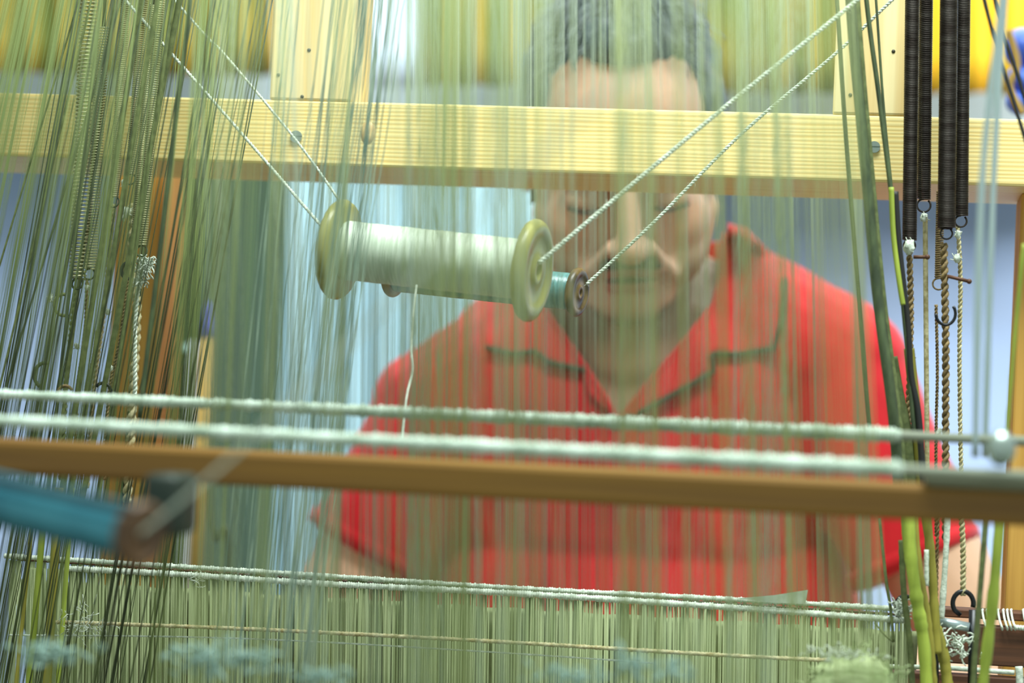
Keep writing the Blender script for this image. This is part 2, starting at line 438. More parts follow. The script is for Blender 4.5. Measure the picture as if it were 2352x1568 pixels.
for (xa, ya, xb, yb, wpx, Yd) in bands:
    sl = (xb - xa) / (ya - yb)
    s = MB(); s.tube(path([(xa - sl * 260, ya + 260, Yd), (xa, ya, Yd), (xb, yb, Yd), (xb + sl * 560, yb - 560, Yd)], 6), wpx / 2 * mpp(Yd), 8)
    mk('cord', s, random.choice((OLIVE, DKOLIVE)), fan)
for i, (xa, xb, wpx, m_) in enumerate(((96, 60, 16, LIME), (128, 104, 22, MUST), (158, 128, 12, LIME), (70, 30, 10, MUST))):
    s = MB(); s.tube(path([(xa + 8, 1120, 1.33), (xa, 1240, 1.33), (xb, 1640, 1.33)], 6), wpx / 2 * mpp(1.33), 8); mk('cord', s, m_, fan, label='yellow green cord')

# right strands
rs = thing('cord_bundle', at(2040, 900, 1.3), 'dark olive cords running down inside the springs at the right', 'cords')
for pts, wpx, mt_ in (
    ([(1935, -300, 1.32), (1958, 60, 1.32), (1992, 430, 1.32), (2018, 700, 1.32), (2052, 960, 1.32), (2066, 1165, 1.33)], 24, DKOLIVE),
    ([(1950, -300, 1.33), (1972, 60, 1.33), (2004, 430, 1.33), (2030, 700, 1.33), (2064, 960, 1.33), (2080, 1165, 1.33)], 15, OLIVE),
    ([(1965, -300, 1.34), (1990, 0, 1.34), (2020, 230, 1.34), (2056, 520, 1.34), (2084, 800, 1.34), (2100, 1000, 1.34)], 11, DKOLIVE),
    ([(1900, -300, 1.34), (1922, 0, 1.34), (1944, 330, 1.34), (1966, 600, 1.34), (1990, 900, 1.34), (1998, 990, 1.34)], 10, DKOLIVE),
    ([(1990, -300, 1.36), (2012, 0, 1.36), (2030, 250, 1.36), (2052, 470, 1.36), (2080, 760, 1.36)], 6, DKOLIVE),
    ([(2047, 430, 1.335), (2052, 540, 1.335), (2066, 650, 1.335), (2074, 700, 1.335)], 12, LIME),
    ([(2056, 440, 1.34), (2064, 560, 1.34), (2084, 740, 1.34), (2092, 860, 1.34), (2110, 960, 1.34), (2124, 1165, 1.34)], 15, BLACKC),
    ([(2088, 800, 1.35), (2096, 880, 1.35), (2108, 1000, 1.35), (2118, 1180, 1.35)], 24, MUST),
    ([(2046, 820, 1.35), (2060, 900, 1.35), (2080, 1000, 1.35), (2098, 1180, 1.35)], 30, OLIVE)):
    s = MB(); s.tube(path(pts, 8), wpx / 2 * mpp(pts[0][2]), 8); mk('cord', s, mt_, rs)

# ---------------------------------------------------------------- springs
def spring(x0, y0, x1, y1, Y, wpx, pitch, wirepx, material, label, group, hook=True, ringpx=13):
    A = at(x0, y0, Y); B = at(x1, y1, Y); k = mpp(Y)
    t = thing('coil_spring', B, label, 'spring', group)
    s = MB(); s.helix(A, B, (wpx - wirepx) / 2 * k, wirepx / 2 * k, pitch * k, 10, 5); mk('coil', s, material, t)
    d = (B - A).normalized()
    if hook:
        s = MB(); rr = ringpx * k; c = B + d * (rr * 0.9)
        s.tube([c + Vector((math.cos(q) * rr, 0.25 * rr * math.sin(q), math.sin(q) * rr)) for q in [math.radians(90 + i * 20) for i in range(17)]], wirepx * 0.55 * k, 6)
        mk('hook', s, material if material is not STEELG else DKOLIVE, t)
    s = MB(); s.lathe(A - d * 0.13, A, [(0, 0.0012), (0.131, 0.0012)], 6); mk('hanger_wire', s, BLACK, t)
    return t
GR = 'dark steel springs at the right'; GL = 'ribbed springs at the left'
spring(2096, -60, 2089, 552, 1.375, 34, 3.9, 4.0, STEEL, 'outermost left of the dark springs at the right, with a white knot below', GR)
spring(2128, -60, 2122, 458, 1.40, 32, 4.2, 4.2, STEEL, 'shortest dark spring at the right, ending in a black ring', GR, ringpx=15)
spring(2180, -60, 2174, 524, 1.37, 42, 3.8, 4.0, STEEL, 'thickest dark spring at the right, third from the post', GR)
spring(2213, -60, 2207, 496, 1.40, 34, 3.8, 4.0, STEEL, 'last dark spring at the right, beside the white straps', GR)
spring(2160, 440, 2156, 640, 1.385, 20, 5.0, 4.0, TANC, 'small tan spring between the thick dark spring and the hanging cords', GR)
spring(206, -60, 178, 640, 1.345, 44, 9.0, 4.8, STEELG, 'wide open coiled spring leftmost of the ribbed springs', GL)
spring(238, 60, 206, 618, 1.36, 32, 6.5, 4.0, STEELG, 'ribbed spring just right of the widest one', GL)
spring(292, -60, 262, 452, 1.36, 24, 4.6, 3.6, STEELG, 'narrow ribbed spring in the middle of the left group', GL)
spring(334, -60, 300, 400, 1.35, 24, 5.0, 3.8, STEELG, 'pale ribbed spring ending beside a cream knot', GL)
spring(372, -60, 326, 565, 1.34, 26, 5.4, 4.0, STEELG, 'rightmost ribbed spring at the left, with a loop in front of the honey upright', GL)
spring(352, 10, 310, 540, 1.37, 20, 5.0, 3.6, STEELG, 'rear ribbed spring nearly hidden behind the rightmost one', GL)

def tie(pts, wpx, material, label, group=None, twist=True, name='tie_string', knots=(), pitch=0.004):
    P = path(pts, 10); Y = pts[0][2]; r = wpx / 2 * mpp(Y)
    t = thing(name, P[-1], label, 'cord', group)
    s = MB()
    if twist: twisted(s, P, r, pitch=max(pitch, r * 4))
    else: s.tube(P, r, 8)
    mk('strand', s, material, t)
    for (kx, ky, kr) in knots:
        s = MB(); s.ball(at(kx, ky, Y - 0.004), (kr * mpp(Y), kr * mpp(Y), kr * 1.25 * mpp(Y)), jit=0.5)
        fuzz(s, [at(kx, ky, Y - 0.004)], 14, kr * 2.0 * mpp(Y), 0.0003)
        mk('knot', s, CORDW, t)
    return t
GC = 'cords tied under the right springs'
tie([(2088, 560, 1.375), (2092, 700, 1.375), (2090, 820, 1.375), (2086, 1000, 1.375), (2086, 1180, 1.375)], 15, TANC, 'tan braided cord under the leftmost dark spring, white knot at its top', GC, knots=((2088, 566, 13), (2090, 815, 9)))
tie([(2125, 496, 1.39), (2127, 760, 1.39), (2129, 1000, 1.39), (2130, 1220, 1.39)], 11, CREAM, 'straight cream cord hanging from the black ring', GC, twist=False, knots=((2122, 500, 8),))
tie([(2150, 700, 1.38), (2153, 850, 1.38), (2150, 1000, 1.38), (2150, 1230, 1.38)], 8, TANC, 'thin brown cord below the small tan spring', GC, knots=((2156, 990, 6),))
tie([(2168, 560, 1.372), (2172, 780, 1.372), (2172, 1000, 1.372), (2172, 1240, 1.372)], 18, TANC, 'thick tan cord of several strands in the middle of the right cords', GC)
tie([(2200, 520, 1.40), (2206, 640, 1.40), (2204, 800, 1.40), (2206, 1000, 1.40), (2212, 1250, 1.40)], 11, CREAM, 'cream braid under the last dark spring with knots at its top', GC, knots=((2200, 538, 7), (2198, 592, 8)))
GK = 'braided cords below the left springs'
tie([(308, 470, 1.40), (300, 600, 1.40), (314, 700, 1.40), (305, 905, 1.40), (292, 1150, 1.40)], 24, CREAM, 'thick pale cord in front of the honey upright with a white tuft', GK, knots=((290, 486, 11), (287, 420, 8)))
tie([(328, 590, 1.36), (312, 720, 1.36), (310, 905, 1.36)], 11, CORDW, 'bright white cord beside the thick pale cord', GK, knots=((333, 612, 10), (320, 645, 8)))
tie([(296, 640, 1.38), (276, 780, 1.38), (250, 905, 1.38), (240, 1100, 1.38)], 9, TANC, 'dark brown braid slanting down from the small dark knot', GK, knots=((255, 845, 5),))
tie([(200, 640, 1.40), (196, 760, 1.40), (178, 905, 1.40), (170, 1100, 1.40)], 10, TANC, 'brown cord under the second ribbed spring', GK, knots=((200, 660, 6), (176, 795, 6)))
tie([(176, 660, 1.39), (160, 800, 1.39), (150, 905, 1.39), (140, 1100, 1.39)], 14, OLIVE, 'olive cord under the widest ribbed spring', GK, knots=((116, 685, 7),))
tie([(262, 470, 1.42), (240, 700, 1.42), (215, 905, 1.42), (200, 1120, 1.42)], 12, CREAM, 'cream cord below the narrow ribbed spring', GK, knots=((246, 715, 6), (208, 908, 5), (280, 500, 6)))
tie([(222, 760, 1.41), (212, 830, 1.41), (196, 905, 1.41), (188, 1100, 1.41)], 7, TANC, 'thin dark cord with a bead like knot near the rail', GK)

# small metal hooks, pins, bracket
def ring(c, rpx, a0, a1, wpx, Y, label, material=BLACK, name='metal_hook', tail=None):
    k = mpp(Y); C = at(c[0], c[1], Y); n = 16
    P = [C + R * (math.cos(math.radians(a0 + (a1 - a0) * i / n)) * rpx * k) + U * (math.sin(math.radians(a0 + (a1 - a0) * i / n)) * rpx * 1.15 * k) for i in range(n + 1)]
    if tail: P.append(at(tail[0], tail[1], Y))
    s = MB(); s.tube(P, wpx / 2 * k, 8); return tag(mk(name, s, material), label, 'hook', 'open metal hooks')
ring((104, 862), 26, 70, 240, 9, 1.31, 'leftmost dark open hook, just above the wound rod', DKOLIVE)
ring((146, 700), 22, 80, 300, 8, 1.33, 'pale olive open hook below the widest ribbed spring', OLIVE)
ring((150, 906), 18, 30, 170, 8, 1.31, 'brown hook half hidden behind the wound rod', TANC)
ring((236, 902), 20, -40, 140, 8, 1.33, 'dark hook at the foot of the brown braid', BLACK)
ring((296, 622), 17, 60, 250, 9, 1.34, 'short dark hook in front of the honey upright', BLACK, tail=(296, 640))
ring((2078, 1392), 20, 60, 180, 9, 1.36, 'black hook at the end of the upper heddle bars', BLACK, tail=(2062, 1420))
ring((2212, 1385), 23, -20, 215, 11, 1.37, 'heavy black open hook under the twisted cream cord', BLACK, tail=(2206, 1412))
ring((2172, 720), 22, 180, 400, 7, 1.36, 'thin dark hook in the middle of the right cords', BLACK)
for (xa, ya, xb, yb, Y, lb) in ((2098, 590, 2130, 590, 1.37, 'thin pin crossing the straight cream cord'), (2176, 634, 2226, 646, 1.37, 'rusty pin crossing the cream braid')):
    s = MB(); s.tube([at(xa, ya, Y), at(xb, yb, Y)], 4 * mpp(Y), 8); s.ball(at(xb, yb, Y), 6 * mpp(Y), 8, 6)
    tag(mk('pin', s, BROWN), lb, 'pin')
# white tuft by the left spring
def tuft(px, py, Y, wpx, hpx, n, label, material=LINT, r=0.0004, name='lint_tuft', group='tufts of pale lint along the lower edge'):
    C = at(px, py, Y); k = mpp(Y); s = MB()
    for i in range(n):
        p = C + Vector((random.gauss(0, wpx * .3) * k, random.gauss(0, 8) * k, random.gauss(0, hpx * .3) * k))
        P = [p]; d = Vector([random.gauss(0, 1) for _ in range(3)]).normalized()
        for j in range(4):
            d = (d + Vector([random.gauss(0, .6) for _ in range(3)])).normalized(); P.append(P[-1] + d * hpx * 0.16 * k)
        s.tube(P, r, 3)
    return tag(mk(name, s, material), label, 'lint', group)
tuft(334, 610, 1.355, 34, 34, 90, 'small white fibre tuft in front of the honey upright', CORDW, 0.0005, group='small fibre tufts')
tuft(322, 645, 1.355, 20, 24, 50, 'smaller white fibre tuft under the first one by the honey upright', CORDW, 0.0005, group='small fibre tufts')

# ---------------------------------------------------------------- bobbins
def bobbin(L, Rr, Dpx, core_px, label, name='bobbin', yarn=YARN, wood=FLANGE, th=0.0062, ridge=0.00055, hole=True, group='hanging bobbins'):
    A = at(*L); B = at(*Rr); d = (B - A).normalized(); LL = (B - A).length
    rf = Dpx / 2 * mpp((L[2] + Rr[2]) / 2); rc = core_px / 2 * mpp((L[2] + Rr[2]) / 2)
    t = thing(name, (A + B) / 2 - Vector((0, 0, rf)), label, 'bobbin', group)
    for (o_, sg) in ((A, -1), (B, 1)):
        dd = d * sg; s = MB()
        pr = [(-th / 2, rc * .5), (-th / 2, rf * .86), (-th * .36, rf * .955), (-th * .1, rf), (th * .15, rf * .995), (th * .36, rf * .955), (th / 2, rf * .87)]
        pr += [(th / 2, rf * .70), (th * .36, rf * .68), (th * .36, rf * .30), (th * .5, rf * .27)]
        if hole: pr += [(th * .5, rf * .14), (-th * .3, rf * .12), (-th * .3, 0)]
        else: pr += [(th * .5, 0)]
        s.lathe(o_, o_ + dd, pr, 48); mk('flange', s, wood, t)
    s = MB(); prof = [(0, rc * .5)]; x = th / 2
    while x < LL - th / 2 - ridge:
        r = rc * (1 + 0.02 * noise.noise(Vector((x * 90, 0, 3))) + random.uniform(-.006, .006))
        prof += [(x, r * .982), (x + ridge * .3, r), (x + ridge * .7, r)]; x += ridge
    prof.append((LL, rc * .5)); s.lathe(A, B, prof, 48)
    mk('yarn_winding', s, yarn, t, label='evenly wound yarn')
    return t, A, B, d
t1, A1, B1, d1 = bobbin((780, 573, 1.309), (1222, 621, 1.290), 236, 138, 'large wooden bobbin wound with white yarn, hanging in front of the face', th=.0080)
s = MB(); s.tube(path([(957, 655, 1.285), (948, 735, 1.275), (944, 800, 1.272), (947, 850, 1.268), (936, 900, 1.262), (929, 950, 1.258), (924, 1010, 1.255)], 8), 0.00065, 6)
mk('loose_end', s, CORDW, t1, label='loose white thread end hanging down')
t2, A2, B2, d2 = bobbin((905, 628, 1.392), (1325, 671, 1.362), 112, 84, 'slim bobbin wound with glossy teal yarn, half hidden behind the large one', yarn=TEALY, wood=FLANGE2, th=0.005, ridge=0.0004)
t3, A3, B3, d3 = bobbin((-220, 1092, 0.86), (322, 1226, 0.80), 152, 128, 'petrol blue bobbin with dark wooden end, blurred close up at the lower left', yarn=TEALD, wood=mat('dark_wood', (104, 74, 42), .45, c2=(60, 42, 26), scale=(60, 90, 60)), th=0.006, ridge=0.0006)
s = MB(); s.cap(at(-200, 1058, 0.83), at(300, 1170, 0.775), 0.0016, 0.0016); mk('shadow_line', s, BLACK, t3, label='dark shadow line along the top of the blue winding, built as a thin rod')  # shadow line on the winding, built as a thin black rod
def cord(pts, wpx, label, n_fuzz=120, group='hanging cords of the bobbins', y=None):
    P = path(pts, 12); Y = pts[0][2]; r = wpx / 2 * mpp(Y)
    t = thing('suspension_rope', P[0], label, 'cord', group)
    s = MB(); twisted(s, P, r * .95, pitch=0.0042); mk('strand', s, CORDW, t)
    if n_fuzz:
        s = MB(); fuzz(s, resample(P, 0.002), n_fuzz, 0.0035, 0.00008); mk('fibres', s, CORDW, t, kind='stuff')
cord([(1238, 604, 1.276), (1450, 425, 1.285), (1660, 250, 1.295), (1925, 36, 1.305), (2200, -190, 1.315), (2700, -600, 1.33)], 12, 'thick cord rising to the right from the large bobbin', 420)
cord([(745, 527, 1.318), (560, 312, 1.33), (400, 130, 1.34), (288, 0, 1.35), (-100, -440, 1.37)], 8.5, 'cord rising to the left from the near flange of the large bobbin', 60)
cord([(1348, 652, 1.354), (1500, 512, 1.36), (1700, 310, 1.37), (1925, 118, 1.38), (2062, -12, 1.38), (2600, -520, 1.39)], 9.0, 'thinner cord rising to the right from the teal bobbin', 260)
cord([(893, 626, 1.397), (778, 458, 1.40), (680, 322, 1.40), (520, 130, 1.40), (432, 36, 1.40), (60, -400, 1.40)], 7.0, 'cord rising to the left from the teal bobbin, passing in front of the pine upright', 60)
s = MB(); s.tube(path([(322, 1226, 0.795), (560, 1025, 0.76), (900, 690, 0.72), (1150, 440, 0.69), (1500, 110, 0.66), (1640, -30, 0.65), (2100, -480, 0.63)], 10), 0.0007, 8)
tag(mk('suspension_rope', s, CORDW), 'blurred pale cord crossing diagonally close to the viewer from the petrol blue bobbin', 'cord', 'hanging cords of the bobbins')
s = MB(); c = at(372, 1160, 0.9); s.box(c + Vector((-.008, 0, -.012)), c + Vector((.006, .03, .012)))
mk('bracket', s, mat('dark_green_metal', (40, 52, 44), 0.5, metal=.3), t3, bevel=0.003, label='dark bracket holding the bobbin end')

# ---------------------------------------------------------------- lower heddle bars and dense heddles
YH = 1.36
hb = thing('heddle_bars', at(1100, 1568, YH), 'pair of cord wrapped heddle bars carrying the dense pale heddle threads', 'heddles')
def bar(pts, wpx, Y, jit, pitch, material=CORDW, name='wrapped_bar'):
    P = resample(path([(a, b_, Y) for a, b_ in pts], 14), pitch / 4)
    s = MB(); k = mpp(Y); rr = []
    amp = 1
    for i in range(len(P)):
        if i % 4 == 0: amp = random.uniform(1 - jit, 1 + jit)
        rr.append(wpx / 2 * k * amp * (0.84, 1.0, 1.02, 0.9)[i % 4])
    s.tube(P, rr, 8); mk(name, s, material, hb)
bar([(10, 1276), (400, 1300), (740, 1322), (1176, 1350), (1640, 1374), (2070, 1398)], 13, YH + .012, .18, .0014)
bar([(150, 1305), (400, 1318), (740, 1340), (1176, 1362), (1640, 1392), (2085, 1425)], 15, YH, .16, .0014)
bar([(40, 1284), (400, 1308), (740, 1331), (1176, 1357), (1640, 1384), (2080, 1412)], 7, YH + .016, .1, .002, BROWN, 'bar_core')
bar([(120, 1428), (420, 1438), (740, 1452), (1176, 1475), (1640, 1503), (1900, 1516)], 10, YH - .012, .15, .0022, CREAM, 'twisted_cord')
bar([(20, 1458), (420, 1462), (740, 1474), (1176, 1500), (1500, 1522)], 4, YH - .010, .3, .003, CORDW, 'thin_cord')
spec = []; x = 60
while x < 2085:
    x += random.choice((2.0, 2.4, 2.8, 3.2, 3.6, 6.5)) if random.random() > .015 else 12
    y0 = 1308 + (x - 150) * 0.060
    spec.append((x, x - 12 + random.gauss(0, 1.5), YH + random.uniform(-.001, .002), YH + random.uniform(-.002, .002), y0, 2250, random.uniform(.75, 1.25)))
threads('heddle_threads', spec, HEDD, 0.00042, parent=hb)
spec = []; x = 20
while x < 2075:
    x += random.choice((2.5, 3.0, 3.5, 6.0, 16.0))
    y0 = 1286 + (x - 20) * 0.0575
    spec.append((x, x - 12 + random.gauss(0, 2), YH + .012, YH + .014, y0, 2250, random.uniform(.8, 1.3)))
threads('rear_heddle_threads', spec, HEDD, 0.00046, parent=hb)
# woven cloth behind the heddles
b = MB(); za = at(1100, 1395, 1.43).z
n = 60; vs = []; fs = []
x0 = at(30, 1420, 1.44).x; x1 = at(2110, 1420, 1.44).x
for i in range(n + 1):
    x = x0 + (x1 - x0) * i / n
    for j, (yy, zz) in enumerate(((1.44, za), (1.46, za - .03), (1.5, za - .05), (1.56, za - .12), (1.56, za - .123), (1.46, za - .033), (1.436, za - .003))):
        vs.append(Vector((x, yy, zz + .0006 * math.sin(i * 1.7))))
fs = [(i * 7 + j, i * 7 + (j + 1) % 7, (i + 1) * 7 + (j + 1) % 7, (i + 1) * 7 + j) for i in range(n) for j in range(7)]
fs += [tuple(range(7))[::-1], tuple(n * 7 + j for j in range(7))]
b.add(vs, fs)
tag(mk('woven_cloth', b, mat('unbleached_cloth', (150, 160, 118), .9, c2=(112, 124, 84), scale=(300, 40, 40))), 'unbleached cloth stretched behind the heddle threads', 'cloth')
# torn flaps and fibres
s = MB()
fl = [(1690, 1374), (1780, 1366), (1856, 1354), (1850, 1386), (1780, 1384)]
vs = [at(x, y, YH - .003) for x, y in fl] + [at(x, y, YH - .0022) for x, y in fl]
s.add(vs, [(0, 1, 2, 3, 4), (9, 8, 7, 6, 5)] + [(k, k + 5, (k + 1) % 5 + 5, (k + 1) % 5) for k in range(5)])
tag(mk('paper_scrap', s, mat('grey_paper', (186, 200, 180), .8, c2=(160, 176, 156), scale=(200, 200, 200)), smooth=False), 'pale pointed scrap of paper stuck on the upper heddle bar', 'paper')
tuft(190, 1425, 1.33, 90, 60, 60, 'loose frayed fibres at the left end of the twisted cord', CORDW, 0.00022, 'frayed_fibres', 'small fibre tufts')
tuft(455, 1330, 1.35, 34, 30, 16, 'few frayed fibres hanging on the lower heddle bar', CORDW, 0.0002, 'frayed_fibres', 'small fibre tufts')
s = MB()
s.tube(path([(2020, 1190, 1.35), (2034, 1320, 1.35), (2046, 1400, 1.35), (2052, 1474, 1.35)], 6), .0009, 6)
s.tube(path([(2052, 1474, 1.35), (2030, 1456, 1.35), (2008, 1428, 1.35)], 6), .0005, 6)
tag(mk('thin_string', s, OLIVE), 'thin olive string hanging in a sharp V before the heddles', 'string')

TG = 'tufts of pale lint along the lower edge'
tuft(110, 1500, 1.0, 170, 46, 80, 'blurred pale lint tuft in the lower left corner', r=.0006)
tuft(500, 1510, 1.0, 240, 50, 110, 'wide blurred lint tuft left of centre at the lower edge', r=.0006)
tuft(740, 1552, 1.0, 130, 36, 50, 'small blurred lint tuft near the middle of the lower edge', r=.0006)
tuft(1310, 1552, 1.0, 170, 36, 60, 'blurred lint tuft right of centre at the lower edge', r=.0006)
tuft(1445, 1528, 1.0, 50, 54, 26, 'upright small lint tuft beside the right of centre tuft', r=.0007)
tuft(1535, 1545, 1.0, 80, 44, 26, 'small slanting lint tuft nearest the knotted bundle', r=.0007)
# knotted pale bundle
s = MB(); C = at(1960, 1600, 1.25); k = mpp(1.25)
s.ball(C, (98 * k, 50 * k, 100 * k), 36, 24, jit=0.12)
for i in range(60):
    q = random.uniform(0.1, math.pi - .1); P = [C + Vector((math.cos(q) * 100 * k, random.uniform(-30, 30) * k, math.sin(q) * 98 * k))]
    for j in range(5): P.append(P[-1] + Vector((random.gauss(0, 9), random.gauss(0, 6), random.gauss(1, 7))) * k)
    s.tube(P, .0004, 4)
tag(mk('yarn_bundle', s, mat('pale_bundle', (184, 200, 150), .8, c2=(128, 148, 96), scale=(60, 60, 200), bump=.6)), 'rounded pale green yarn bundle with a frayed white top in the lower right', 'yarn')
tuft(1935, 1500, 1.235, 150, 26, 90, 'white fluff lying on the rounded yarn bundle', CORDW, .00035, group='small fibre tufts')

# ---------------------------------------------------------------- lower right: bars, cords, bracket
sh = thing('heddle_shaft', at(2250, 1568, 1.40), 'dark brown wooden heddle shaft end with white thread loops', 'shaft')
def slab(name, px0, px1, py0, py1, Y, dep, material, parent=None):
    z1 = at((px0 + px1) / 2, py0, Y).z; z0 = at((px0 + px1) / 2, py1, Y).z
    xa = at(px0, (py0 + py1) / 2, Y).x; xb = at(px1, (py0 + py1) / 2, Y).x
    s = MB(); s.box((xa, Y, z0), (xb, Y + dep, z1)); return mk(name, s, material, parent, smooth=False, bevel=0.0008)
slab('upper_bar', 2120, 2480, 1404, 1424, 1.41, .02, BROWN, sh)
slab('bar', 2120, 2480, 1440, 1530, 1.40, .014, BROWN, sh)
slab('lower_bar', 2000, 2480, 1552, 1640, 1.40, .014, BROWN, sh)
s = MB(); s.tube([at(2010, 1530, 1.392), at(2160, 1532, 1.392), at(2330, 1544, 1.392)], .0014, 8); mk('tie_rod', s, CORDW, sh, label='white thread covered rod')
for i, x in enumerate((2256, 2266, 2292, 2304, 2313, 2322, 2350, 2358)):
    s = MB(); s.tube([at(x, 1402, 1.405), at(x + 1, 1396 + 3, 1.42), ] + path([(x, 1400, 1.402), (x + 3, 1420, 1.398), (x + 9, 1440, 1.395), (x + 10, 1446, 1.399)], 4), .0007, 6); mk('loop', s, CORDW, sh)
P = path([(2330, 1440, 1.397), (2450, 1450, 1.397)], 20); s = MB(); twisted(s, P, .0016, .003); mk('thread_edge', s, CORDW, sh)
for x in (2340,):
    s = MB(); s.tube(path([(x, 1530, 1.39), (x + 2, 1568, 1.39), (x, 1640, 1.39)], 4), .0022, 6); mk('loop', s, CORDW, sh)
br = thing('metal_bracket', at(2190, 1568, 1.37), 'U shaped zinc bracket with dark legs in the lower right', 'bracket')
s = MB(); s.tube([at(2148, 1424, 1.365), at(2226, 1440, 1.365)], .0026, 10); mk('crosspiece', s, ZINC, br)
for x, y in ((2148, 1410), (2236, 1400)):
    s = MB(); s.tube([at(x, y, 1.368), at(x - 4, 1640, 1.368)], .0026, 10); mk('leg', s, BLACK, br)
GG = 'yellow green cords below the front rail'
def rope(pts, wpx, mt_, label, tw=False, group=GG):
    Y = pts[0][2]; s = MB()
    if tw: twisted(s, path(pts, 10), wpx / 2 * mpp(Y), pitch=.006)
    else:
        P = path(pts, 10); rr = [wpx / 2 * mpp(Y) * random.uniform(.86, 1.08) for _ in P]; s.tube(P, rr, 10)
    return tag(mk('hanging_rope', s, mt_), label, 'cord', group)
rope([(2084, 1150, 1.33), (2090, 1260, 1.33), (2106, 1380, 1.33), (2122, 1480, 1.33), (2132, 1640, 1.33)], 30, LIME, 'thickest lime green cord at the left of the lower right bundle')
rope([(2122, 1150, 1.35), (2136, 1260, 1.35), (2146, 1400, 1.35), (2152, 1500, 1.35)], 22, MUST, 'mustard cord right beside the thick lime green one')
rope([(2096, 1150, 1.34), (2110, 1300, 1.34), (2130, 1420, 1.34), (2144, 1560, 1.34), (2150, 1640, 1.34)], 18, MUST, 'dull yellow cord hanging behind the thick lime green one')
rope([(2150, 1440, 1.355), (2166, 1500, 1.355), (2176, 1568, 1.355), (2180, 1640, 1.355)], 26, MUST, 'short mustard cord between the legs of the zinc bracket')
rope([(2178, 1150, 1.36), (2172, 1280, 1.36), (2162, 1420, 1.36)], 14, CORDW, 'grey white cord reaching down to the zinc bracket')
rope([(2156, 1150, 1.365), (2152, 1280, 1.365), (2150, 1400, 1.365)], 9, TANC, 'dark twisted cord beside the grey white one', True)
rope([(2206, 1150, 1.37), (2212, 1260, 1.37), (2212, 1366, 1.37)], 14, CREAM, 'twisted cream cord holding the heavy black hook', True)
rope([(2128, 1262, 1.345), (2128, 1345, 1.345)], 11, CORDW, 'short frayed white cord end between the yellow cords')
rope([(2300, 1150, 1.25), (2282, 1360, 1.25), (2258, 1568, 1.25), (2250, 1640, 1.25)], 26, LIME, 'soft lime strap at the far right below the rail')
rope([(2268, 1150, 1.27), (2246, 1420, 1.27), (2230, 1640, 1.27)], 14, OLIVE, 'thin olive strap left of the soft lime strap')
rope([(2352, 560, 1.2), (2332, 760, 1.2), (2312, 1010, 1.2)], 10, LIME, 'thin green cord along the honey end upright')
rope([(2070, 1240, 1.345), (2076, 1360, 1.345), (2090, 1480, 1.345), (2098, 1640, 1.345)], 14, OLIVE, 'olive cord at the very left edge of the lower right bundle')
tuft(2190, 1478, 1.36, 60, 50, 60, 'white fibre knot under the zinc bracket', CORDW, .0005, group='small fibre tufts')
tuft(2072, 1400, 1.352, 36, 34, 60, 'white fluff at the right ends of the heddle bars', CORDW, .0005, group='small fibre tufts')
GS = 'pale straps at the far right'
rope([(2318, -200, 1.10), (2300, 20, 1.10), (2256, 420, 1.10), (2240, 1050, 1.10)], 17, mat('pale_strap', (196, 214, 216), .6, trans=.4), 'left one of two pale blue white straps at the far right', group=GS)
rope([(2322, -200, 1.15), (2306, 20, 1.15), (2282, 420, 1.15), (2262, 1050, 1.15)], 15, MATS['pale_strap'], 'right one of two pale blue white straps at the far right', group=GS)
rope([(2226, -150, 1.28), (2276, 60, 1.28), (2330, 240, 1.28), (2390, 430, 1.28)], 9, BLACKC, 'left one of two black cords crossing the upper right corner', group='black cords at the upper right')
rope([(2250, -150, 1.29), (2300, 60, 1.29), (2346, 200, 1.29), (2410, 420, 1.29)], 9, BLACKC, 'right one of two black cords crossing the upper right corner', group='black cords at the upper right')

# ---------------------------------------------------------------- background
def cloth(name, px0, px1, py0, py1, Y, material, label, group, folds=6, amp=.012, cat='cloth'):
    s = MB(); nx = folds * 10; nz = 8; A = []
    for side in (0, 1):
        for i in range(nx + 1):
            for j in range(nz + 1):
                p = at(px0 + (px1 - px0) * i / nx, py0 + (py1 - py0) * j / nz, Y)
                p.y += amp * math.sin(i / 10 * 2 * math.pi + .6 * math.sin(j * .7)) * (0.5 + .5 * j / nz) + side * .003
                A.append(p)
    s_ = nz + 1; N = (nx + 1) * s_
    fs = []
    for i in range(nx):
        for j in range(nz):
            a = i * s_ + j; fs.append((a, a + 1, a + s_ + 1, a + s_)); fs.append((N + a, N + a + s_, N + a + s_ + 1, N + a + 1))
    for i in range(nx):
        a = i * s_; fs.append((a, a + s_, N + a + s_, N + a)); a += nz; fs.append((a, N + a, N + a + s_, a + s_))
    for j in range(nz):
        fs.append((j, N + j, N + j + 1, j + 1)); a = nx * s_ + j; fs.append((a, a + 1, N + a + 1, N + a))
    s.add(A, fs); return tag(mk(name, s, material), label, cat, group)
GY = 'yellow cloths hanging at the back'
cloth('hanging_cloth', -200, 300, -500, 168, 2.7, YEL, 'yellow olive cloth hanging at the far left of the back wall', GY, 7)
cloth('hanging_cloth', 310, 640, -500, 172, 2.72, YEL, 'yellow olive cloth just left of the left pine upright', GY, 5)
cloth('hanging_cloth', 962, 1190, -500, 196, 2.7, YEL, 'narrow yellow cloth between the white gap and the weaver\'s hair', GY, 3)
cloth('hanging_cloth', 1200, 1610, -500, 200, 2.72, YEL, 'yellow cloth mostly behind the head of the weaver', GY, 6)
cloth('hanging_cloth', 1618, 2010, -500, 212, 2.7, YEL, 'broad yellow olive cloth between the weaver and the right pine upright', GY, 6)
cloth('hanging_cloth', 2020, 2520, -500, 214, 2.7, YEL2, 'bright yellow cloth behind the dark springs', GY, 6)
slab('shelf', -300, 2600, 150, 330, 2.94, .16, mat('white_shelf', (200, 216, 222), .6), None)
o = bpy.data.objects['shelf']; tag(o, 'white shelf running along the wall below the yellow cloths', 'shelf')
